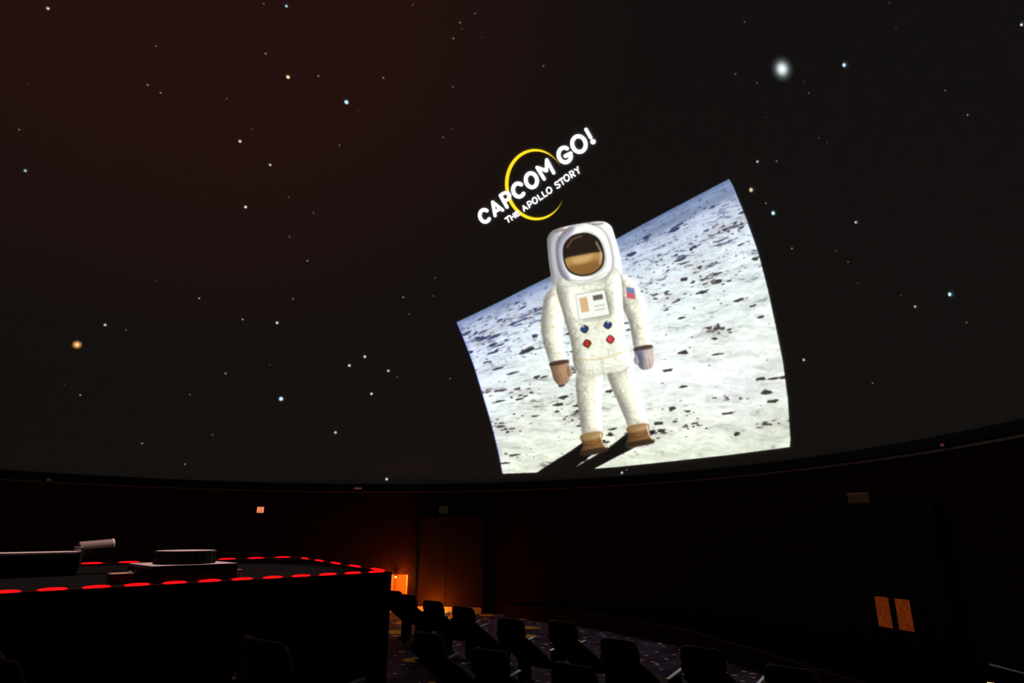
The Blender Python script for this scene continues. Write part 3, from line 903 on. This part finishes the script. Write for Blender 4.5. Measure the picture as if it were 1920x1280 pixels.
# ---------------------------------------------------------------- right-hand door, orange light on it put in as glowing panels
o, t, n = wall_frame(1677, 1150, .12)
BMX = basis(o, t, n)
px0, _ = on_plane(1572, 1250, o, t, n); px1, _ = on_plane(1800, 1200, o, t, n)
d3 = tag(empty('door_3'), 'dark double door with dim orange light put in as two glowing panels', None, None, 'structure')
xm, _ = on_plane(1674, 1150, o, t, n)
pa = [on_plane(1644, 1145, o, t, n), on_plane(1671, 1145, o, t, n)]; pb = [on_plane(1682, 1150, o, t, n), on_plane(1711, 1150, o, t, n)]
za, zb = on_plane(1676, 1121, o, t, n)[1], on_plane(1676, 1178, o, t, n)[1]
wl = 1.0; g = .07
for s, (q0, q1) in ((-1, (pa[0][0], pa[1][0])), (1, (pb[0][0], pb[1][0]))):
    q0, q1 = min(q0, q1), max(q0, q1)
    a, b = (xm - wl, xm - .01) if s < 0 else (xm + .01, xm + wl)
    lf = bmesh.new()      # leaf with a hole for the glowing panel
    for (u0, u1, v0, v1) in ((a, q0, 0.02, 2.2), (q1, b, 0.02, 2.2), (q0, q1, 0.02, zb), (q0, q1, za, 2.2)):
        rbox(lf, ((u0 + u1) / 2, 0, (v0 + v1) / 2), (u1 - u0, .05, v1 - v0), 0, 1, BMX)
    leaf = mesh_obj('door_leaf', lf, M['black'], d3)
    mesh_obj('glow_panel', rbox(bmesh.new(), ((q0 + q1) / 2, 0, (za + zb) / 2), (q1 - q0, .012, za - zb), 0, 1, BMX), M['glow'], leaf)  # glowing panel in place of orange light falling there
for (u0, u1, v0, v1) in ((px0, xm - wl - .01, 0, 2.9), (xm + wl + .01, px1, 0, 2.9), (xm - wl - .01, xm + wl + .01, 2.22, 2.9)):
    mesh_obj('surround_panel', rbox(bmesh.new(), ((u0 + u1) / 2, -.01, (v0 + v1) / 2), (abs(u1 - u0), .1, v1 - v0), .005, 1, BMX), M['black'], d3)


# ---------------------------------------------------------------- small things on the wall
def wall_thing(name, xa, ya, xb, yb, off, label, cat):
    o, t, n = wall_frame((xa + xb) / 2, (ya + yb) / 2, off)
    u0, v0 = on_plane(xa, ya, o, t, n); u1, v1 = on_plane(xb, yb, o, t, n)
    e = empty(name, (0, 0, 0)); tag(e, label, cat)
    return e, basis(o, t, n), min(u0, u1), max(u0, u1), min(v0, v1), max(v0, v1)


e, B, u0, u1, v0, v1 = wall_thing('exit_sign', 482.5, 950, 494, 961, .06, 'small glowing orange sign on the maroon wall', 'sign')
mesh_obj('housing', rbox(bmesh.new(), ((u0 + u1) / 2, -.03, (v0 + v1) / 2), (u1 - u0 + .02, .05, v1 - v0 + .02), .004, 1, B), M['black'], e)
mesh_obj('lit_face', rbox(bmesh.new(), ((u0 + u1) / 2, 0, (v0 + v1) / 2), (u1 - u0, .012, v1 - v0), .002, 1, B), M['signlit'], e)
w, h = u1 - u0, v1 - v0
for (a, b) in ((.5, .68), (.3, .26), (.66, .26)):
    mesh_obj('printed_mark', rbox(bmesh.new(), (u0 + w * a, .008, v0 + h * b), (w * .22, .006, h * .2), .002, 1, B), M['signmark'], e)
for nm, args, lab, ns in (('wall_grille', (823, 949, 840, 962, .06), 'dim small barred grille above the tall double door', 5), ('wall_grille', (1588, 925, 1634, 955, .06), 'dim brown barred grille above the door with orange glowing panels', 13)):
    e, B, u0, u1, v0, v1 = wall_thing(nm, *args, lab, 'grille')
    w, h = u1 - u0, v1 - v0
    mesh_obj('back_box', rbox(bmesh.new(), ((u0 + u1) / 2, -.03, (v0 + v1) / 2), (w, .05, h), .003, 1, B), M['black'], e)
    for zz in (v0 + h * .04, v1 - h * .04):
        mesh_obj('grille_rail', rbox(bmesh.new(), ((u0 + u1) / 2, .004, zz), (w, .02, h * .08), .002, 1, B), M['grille'], e)
    for k in range(ns):
        mesh_obj('grille_bar', rbox(bmesh.new(), (u0 + w * (k + .5) / ns, 0, (v0 + v1) / 2), (w / ns * .5, .014, h * .86), .002, 1, B), M['grille'], e)
for (xa, ya, xb, yb, m, lab) in ((664, 913.5, 678, 917, 'red_dot', 'tiny dim red bar light under the rim of the dome'), (88, 896, 95, 902, 'brown_dot', 'tiny dim brown sensor under the rim of the dome'), (1763, 832, 1770, 836, 'red_dot', 'tiny dim red indicator on the rim near the right-hand grille')):
    e, B, u0, u1, v0, v1 = wall_thing('rim_indicator', xa, ya, xb, yb, .10, lab, 'indicator')
    mesh_obj('indicator_body', rbox(bmesh.new(), ((u0 + u1) / 2, -.03, (v0 + v1) / 2), (u1 - u0 + .03, .05, v1 - v0 + .03), .004, 1, B), M['black'], e)
    mesh_obj('indicator_lens', rbox(bmesh.new(), ((u0 + u1) / 2, 0, (v0 + v1) / 2), (u1 - u0, .014, v1 - v0), .003, 1, B), M[m], e)

# low parapet along the carpet on the right
par = [(-.2, 19.25), (1.2, 18.0), (2.36, 16.6), (2.9, 15.67), (3.6, 14.58), (4.37, 11.96), (4.9, 9.4), (5.2, 7.0)]
bm = bmesh.new(); pin = []
for i, p in enumerate(par):
    a = Vector(par[max(i - 1, 0)]); b = Vector(par[min(i + 1, len(par) - 1)]); tv = (b - a).normalized(); nv = Vector((-tv.y, tv.x)) if tv.y < 0 else Vector((tv.y, -tv.x))
    if nv.x < 0:
        nv = -nv
    pin.append([bm.verts.new((p[0] + nv.x * w_, p[1] + nv.y * w_, z_)) for w_, z_ in ((0, .001), (.0, .34), (.12, .34), (.12, .001))])
for a, b in zip(pin[:-1], pin[1:]):
    for k in range(4):
        bm.faces.new((a[k], a[(k + 1) % 4], b[(k + 1) % 4], b[k]))
bm.faces.new(pin[0]); bm.faces.new(pin[-1][::-1]); bmesh.ops.recalc_face_normals(bm, faces=bm.faces)
tag(mesh_obj('wall_parapet', bm, M['wall']), 'low dark curved parapet beside the carpeted aisle', None, None, 'structure')

outer = []
for p in (par[0], par[-1]):
    outer.append(math.atan2(p[1] - DC.y, p[0] - DC.x))
rp = [(p[0] + .12, p[1] + .02) for p in par] + [(DC.x + (DR - .05) * math.cos(a), DC.y + (DR - .05) * math.sin(a)) for a in np.linspace(outer[1], outer[0], 24)]
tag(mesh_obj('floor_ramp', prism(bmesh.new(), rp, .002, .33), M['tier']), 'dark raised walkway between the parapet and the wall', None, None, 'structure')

# ---------------------------------------------------------------- projector console
CZ = 2.05
K1 = atz(735, 1070, CZ); K3d = (atz(0, 1110, CZ) - K1); K3d.z = 0; K3d.normalize()
K2 = atz(555, 1043, CZ); K3 = K1 + K3d * 4.6; K4 = K2 + K3d * 4.6
ctr = (K1 + K2 + K3 + K4) / 4
con = tag(empty('projector_console', (ctr.x, ctr.y, 0)), 'big black projector enclosure edged with red lights', 'console')
loc = lambda p, z=None: (p[0] - ctr.x, p[1] - ctr.y, p[2] if z is None else z)
quad = [K1, K2, K4, K3]
ins = lambda f: [ctr + (p - ctr) * f for p in quad]
mesh_obj('body', prism(bmesh.new(), [loc(p) for p in quad], 0.003, CZ - .016), M['console'], con)
for a, b, c, d in ((0, 1, 1, 0), (1, 2, 2, 1), (2, 3, 3, 2), (3, 0, 0, 3)):
    i_ = ins(.965)
    mesh_obj('rim_board', prism(bmesh.new(), [loc(quad[a]), loc(quad[b]), loc(i_[b]), loc(i_[a])], CZ - .016, CZ - .008), M['console'], con)
led_me = None
edges = [(K1, K3, .14, .232, 1.0), (K1, K2, .28, .66, 2.4), (K2, K4, .2, .36, 1.35)]
for (A, Bp, st, stp, lsc) in edges:
    dv = (Bp - A); Ln = dv.length; dv.normalize()
    inn = (ctr - (A + Bp) / 2); inn.z = 0; inn = (inn - dv * inn.dot(dv)).normalized()
    bm = bmesh.new(); cyl(bm, loc(A + inn * .03 + dv * .03, CZ - .008), loc(Bp + inn * .03 - dv * .03, CZ - .008), .005, 8)
    mesh_obj('led_glow_strip', bm, M['ledglow'], con)  # dim red glow between the pools, put in as emission
    k = 0
    while st + k * stp < Ln - .1:
        c = A + dv * (st + k * stp) + inn * .03; k += 1
        if led_me is None:
            bm = bmesh.new(); bmesh.ops.create_uvsphere(bm, u_segments=14, v_segments=8, radius=1)
            bmesh.ops.scale(bm, vec=(.082, .012, .0115), verts=bm.verts)
            ob = mesh_obj('led_pool', bm, M['led'], con, True); led_me = ob.data  # glowing shape stands in for red LED light pooled on the rim
        else:
            ob = bpy.data.objects.new('led_pool', led_me); COL.objects.link(ob); ob.parent = con
        ob.scale = (lsc, 1, 1); ob.location = loc(c, CZ - .002); ob.rotation_euler = (0, 0, math.atan2(dv.y, dv.x))
DECK = CZ - .0075
ca = math.atan2(-K3d.y, -K3d.x)       # console long axis, pointing to the near right corner

# added red lamp low on the deck, tints the dome red
up = K2 * .45 + K4 * .35 + K1 * .2
bm = bmesh.new(); cyl(bm, loc(up, CZ - .0075), loc(up, CZ + .02), .06, 20); ul = mesh_obj('added_uplight', bm, M['led'], con)
spot('added_uplight_beam', (up.x, up.y, CZ + .06), dome_pt(360, -40), 560, (1, .04, .035), math.radians(92), 1.0, .08)

# projector with a lens tube
zt = 2.22
pe = atz(151, 1034, zt); pw_ = .30
pj = tag(empty('lens_projector', (pe.x, pe.y, DECK), ca), 'long grey projector with a short lens tube on the console', 'projector')
bm = bmesh.new(); rbox(bm, (-.29, pw_ / 2, (zt - DECK - .012) / 2), (.58, pw_, zt - DECK - .012), .004); cs = mesh_obj('casing', bm, M['shell'], pj)
bm = bmesh.new(); rbox(bm, (-.29, pw_ / 2, zt - DECK - .006), (.57, pw_ - .01, .012), .004); mesh_obj('lit_top', bm, M['device'], cs)  # pale top over black sides: light from above put into the colours
bm = bmesh.new(); rbox(bm, (-1.02, pw_ / 2 - .02, (zt - DECK) / 2 - .03), (.86, pw_ - .04, zt - DECK - .06), .004); cs = mesh_obj('rear_casing', bm, M['shell'], pj)
bm = bmesh.new(); rbox(bm, (-1.02, pw_ / 2 - .02, zt - DECK - .054), (.85, pw_ - .05, .012), .004); mesh_obj('lit_top', bm, M['device2'], cs)  # lighter top, lit look put into the colour
bm = bmesh.new(); rbox(bm, (.012, pw_ / 2 - .01, .12), (.02, pw_ - .03, .19), .004); mesh_obj('front_plate', bm, M['steel'], pj)
bm = bmesh.new(); cyl(bm, (.02, pw_ * .6, .17), (.26, pw_ * .6, .19), .085, 24); ln = mesh_obj('lens_tube', bm, M['tube'], pj)
bm = bmesh.new(); cyl(bm, (.26, pw_ * .6, .19), (.275, pw_ * .6, .191), .088, 24); mesh_obj('lens_ring', bm, M['device'], ln)

# plate with a turntable-like drum
zp = 2.16
pp = atz(447, 1055, zp); pq = atz(284, 1061, zp)
dd = pq - pp; pl = dd.length; pa_ = math.atan2(-dd.y, -dd.x)
dk = tag(empty('drum_projector', (pp.x, pp.y, DECK), pa_), 'flat grey unit with a round drum on top, on the console', 'projector')
bm = bmesh.new(); rbox(bm, (-pl / 2, .27, zp - DECK - .0665), (pl, .54, .107), .004); cs = mesh_obj('casing', bm, M['shell'], dk)
bm = bmesh.new(); rbox(bm, (-pl / 2, .27, zp - DECK - .006), (pl - .01, .53, .012), .004); mesh_obj('lit_top', bm, M['device'], cs)  # top paler than the black casing, imitates light on it
for (a, b) in ((-.06, .05), (-pl + .06, .05), (-.06, .49), (-pl + .06, .49)):
    bm = bmesh.new(); cyl(bm, (a, b, 0), (a, b, zp - DECK - .118), .02, 12); mesh_obj('foot', bm, M['black'], dk)
bm = bmesh.new(); cyl(bm, (-pl * .5, .25, zp - DECK), (-pl * .5, .25, zp - DECK + .085), .205, 40); dr = mesh_obj('drum', bm, M['shell'], dk)
bm = bmesh.new(); cyl(bm, (-pl * .5, .25, zp - DECK + .084), (-pl * .5, .25, zp - DECK + .09), .198, 40); mesh_obj('drum_lid', bm, M['device'], dr)  # pale lid on a black drum, light on top put into colour
for k in range(26):
    a = 2 * math.pi * k / 26
    bm = bmesh.new(); rbox(bm, (-pl * .5 + .206 * math.cos(a), .25 + .206 * math.sin(a), zp - DECK + .042), (.008, .008, .075), .002, 1); mesh_obj('drum_rib', bm, M['shell'], dr)

bp_ = atz(226, 1080, 2.08)
bx = tag(empty('small_box', (bp_.x, bp_.y, DECK), pa_), 'small brown box beside the flat drum unit', 'box')
bm = bmesh.new(); rbox(bm, (0, 0, .03), (.14, .12, .06), .006); mesh_obj('box_body', bm, M['device2'], bx)
bm = bmesh.new(); rbox(bm, (.045, -.03, .065), (.02, .02, .012), .003, 1); mesh_obj('box_knob', bm, M['steel'], bx)
cp_ = atz(450, 1078, 2.06)
cl_ = tag(empty('metal_clamp', (cp_.x, cp_.y, DECK), pa_), 'small bright metal clamp on the console right of the drum', 'clamp')
bm = bmesh.new(); rbox(bm, (0, 0, .03), (.012, .02, .06), .003, 1); mesh_obj('clamp_post', bm, M['steel'], cl_)
bm = bmesh.new(); rbox(bm, (-.025, 0, .055), (.05, .018, .012), .003, 1); mesh_obj('clamp_jaw', bm, M['steel'], cl_)


# added downlight in the dome, out of view, brightens the projector tops
dlx, dly = (pj.location.x + dk.location.x) / 2 - .1, (pj.location.y + dk.location.y) / 2 + .1
tgx, tgy = dlx - .25, dly + .35; dlx -= 1.2; dly += 5.0
dlz = DC.z + math.sqrt(DR ** 2 - (dlx - DC.x) ** 2 - (dly - DC.y) ** 2) - .08
dn = tag(empty('added_downlight', (dlx, dly, dlz)), 'small round downlight added in the dome to brighten the projector tops', 'lamp')
bm = bmesh.new(); cyl(bm, (0, 0, -.06), (0, 0, .06), .09, 20); mesh_obj('housing', bm, M['black'], dn)
bm = bmesh.new(); cyl(bm, (0, 0, -.066), (0, 0, -.06), .07, 20); mesh_obj('lens', bm, M['steel'], dn)
spot('added_downlight_beam', (dlx, dly, dlz - .1), (tgx, tgy, CZ), 13000, (1, .68, .63), math.radians(14.5), .35, .06)


# ---------------------------------------------------------------- reclining chairs
def make_chair():
    root = empty('theatre_chair')
    rec = math.radians(56)
    # reclined backrest: a slab lofted between outlines, wider at the hips than at the shoulders
    bm = bmesh.new(); secs = []
    for (s, w, th) in ((0, .29, .10), (.14, .315, .13), (.44, .315, .14), (.68, .29, .12), (.82, .26, .10)):
        cy, cz = -.06 - s * math.sin(rec), .40 + s * math.cos(rec)
        fy, fz = math.cos(rec), math.sin(rec)
        ring = []
        for k in range(16):
            a = 2 * math.pi * k / 16; c_, s_ = math.cos(a), math.sin(a)
            xx = w * math.copysign(abs(c_) ** .45, c_); dd_ = th / 2 * math.copysign(abs(s_) ** .6, s_) - .05 * (1 - (xx / w) ** 2) * (s_ > 0)
            ring.append(bm.verts.new((xx, cy + fy * dd_, cz + fz * dd_)))
        secs.append(ring)
    for a, b in zip(secs[:-1], secs[1:]):
        for k in range(16):
            bm.faces.new((a[k], a[(k + 1) % 16], b[(k + 1) % 16], b[k]))
    bm.faces.new(secs[0][::-1]); bm.faces.new(secs[-1])
    bmesh.ops.recalc_face_normals(bm, faces=bm.faces)
    back = mesh_obj('backrest', bm, M['fabric'], root, True)
    # headrest: upright pad with rounded corners and slightly forward wings
    bm = bmesh.new(); secs = []
    for (s, w, th) in ((0, .25, .07), (.03, .275, .115), (.12, .285, .125), (.20, .275, .11), (.245, .25, .085), (.268, .20, .05)):
        cy, cz = -.70 - s * math.sin(math.radians(14)), .82 + s * math.cos(math.radians(14))
        ring = []
        for k in range(18):
            a = 2 * math.pi * k / 18; c_, s_ = math.cos(a), math.sin(a)
            xx = w * math.copysign(abs(c_) ** .5, c_); dd_ = th / 2 * math.copysign(abs(s_) ** .7, s_)
            ring.append(bm.verts.new((xx, cy + dd_ + .055 * (xx / w) ** 2, cz)))
        secs.append(ring)
    for a, b in zip(secs[:-1], secs[1:]):
        for k in range(18):
            bm.faces.new((a[k], a[(k + 1) % 18], b[(k + 1) % 18], b[k]))
    bm.faces.new(secs[0][::-1]); bm.faces.new(secs[-1])
    bmesh.ops.recalc_face_normals(bm, faces=bm.faces)
    mesh_obj('headrest', bm, M['fabric'], root, True)
    # seat cushion tipped back a little
    mt = Matrix.Translation((0, .13, .40)) @ Matrix.Rotation(math.radians(8), 4, 'X')
    mesh_obj('seat', rbox(bmesh.new(), (0, 0, 0), (.52, .52, .13), .05, 4, mt), M['fabric'], root, True)
    # rear shell behind the backrest
    mt = Matrix.Translation((0, -.06 - .38 * math.sin(rec) - .045, .40 + .38 * math.cos(rec) - .070)) @ Matrix.Rotation(rec, 4, 'X')
    mesh_obj('back_shell', rbox(bmesh.new(), (0, 0, 0), (.52, .02, .66), .008, 2, mt), M['shell'], root)
    for s in (-1, 1):
        st = bmesh.new(); rbox(st, (s * .345, .02, .30), (.035, .30, .60), .01, 2); rbox(st, (s * .345, .02, .02), (.05, .46, .035), .008, 1)
        mesh_obj('side_stand', st, M['shell'], root)
        pad = bmesh.new(); rbox(pad, (0, 0, 0), (.062, .44, .026), .012, 2, Matrix.Translation((s * .345, .04, .625)) @ Matrix.Rotation(math.radians(11), 4, 'X'))
        ar_ = mesh_obj('armrest', pad, M['arm'], root)
        mesh_obj('armrest_bolt', cyl(bmesh.new(), (s * .3625, .10, .56), (s * .369, .10, .56), .014, 10), M['metal'], ar_)
    mesh_obj('cross_bar', cyl(bmesh.new(), (-.33, .05, .30), (.33, .05, .30), .018, 10), M['metal'], root)
    return root


CH = make_chair(); used = [False]
HEAD = Vector((0, -.755, 1.08))


def put_chair(x, y, ztop, face, label, group):
    base_z = ztop - HEAD.z
    p = atz(x, y, ztop)
    rz = math.radians(face) - math.pi / 2
    off = Matrix.Rotation(rz, 3, 'Z') @ Vector((HEAD.x, HEAD.y, 0))
    if not used[0]:
        r = CH; used[0] = True
    else:
        r = CH.copy(); COL.objects.link(r)
        for c in CH.children:
            d = c.copy(); COL.objects.link(d); d.parent = r
            for g in c.children:
                e2 = g.copy(); COL.objects.link(e2); e2.parent = d
    r.location = (p.x - off.x, p.y - off.y, base_z); r.rotation_euler = (0, 0, rz)
    return tag(r, label, 'chair', group)


ZT = HEAD.z + .004
far_l, far_g = 'dark reclining chair in the farther row, along the carpeted aisle', 'farther row of reclining chairs'
put_chair(735, 1107, ZT, 50, 'dark reclining chair half hidden behind the console corner', None)
put_chair(760, 1114, ZT, 50, 'dark reclining chair directly before the lit passage', None)
put_chair(808, 1126, ZT, 49, 'dark reclining chair before the lit kickboard, between two others', None)
for (x, y, f) in ((864, 1137, 48), (952, 1159, 47), (1049, 1164, 44), (1154, 1198, 46), (1310, 1213, 48), (1477, 1250, 46)):
    put_chair(x, y, ZT, f, far_l, far_g)
near_l, near_g = 'dark reclining chair in the nearer row, behind the aisle-side row', 'nearer row of reclining chairs'
for (x, y, f) in ((797, 1186, 50), (912, 1217, 49), (1069, 1245, 48)):
    put_chair(x, y, ZT, f, near_l, near_g)
put_chair(480, 1198, .704 + HEAD.z, 47, 'dark reclining chair on the raised tier in front of the black console', None)
put_chair(-8, 1232, .704 + HEAD.z, 47, 'dark reclining chair on the raised tier below the long projector', None)

# ---------------------------------------------------------------- handrail and step light on the right
ra = atz(1857, 1246, 1.62); rb = atz(1921, 1263.4, 1.62); rdir = (rb - ra).normalized()
hr = tag(empty('handrail', (ra.x, ra.y, 0)), 'thin pale metal handrail beside the raised tier', 'handrail')
re_ = rdir * 1.5
mesh_obj('rail', cyl(bmesh.new(), (0, 0, 1.62), (re_.x, re_.y, 1.62), .0075, 10), M['steel'], hr)
for f in (.02, .98):
    q = re_ * f
    mesh_obj('post', cyl(bmesh.new(), (q.x, q.y, 0.003), (q.x, q.y, 1.615), .009, 8), M['black'], hr)
sp_ = atz(1858, 1281, 1.1)
sl = tag(empty('step_light', (sp_.x, sp_.y, 0)), 'small glowing amber step light under the handrail', 'lamp')
mesh_obj('light_post', cyl(bmesh.new(), (0, 0, .003), (0, 0, 1.07), .02, 10), M['black'], sl)
mesh_obj('light_lens', cyl(bmesh.new(), (0, 0, 1.072), (0, 0, 1.112), .032, 16, .024), M['lampo'], sl, True)
mesh_obj('light_cap', cyl(bmesh.new(), (0, 0, 1.113), (0, 0, 1.125), .036, 16), M['black'], sl)
point('step_light_lamp', (sp_.x + .02, sp_.y + .06, 1.0), 5, (1, .36, .06), .03)
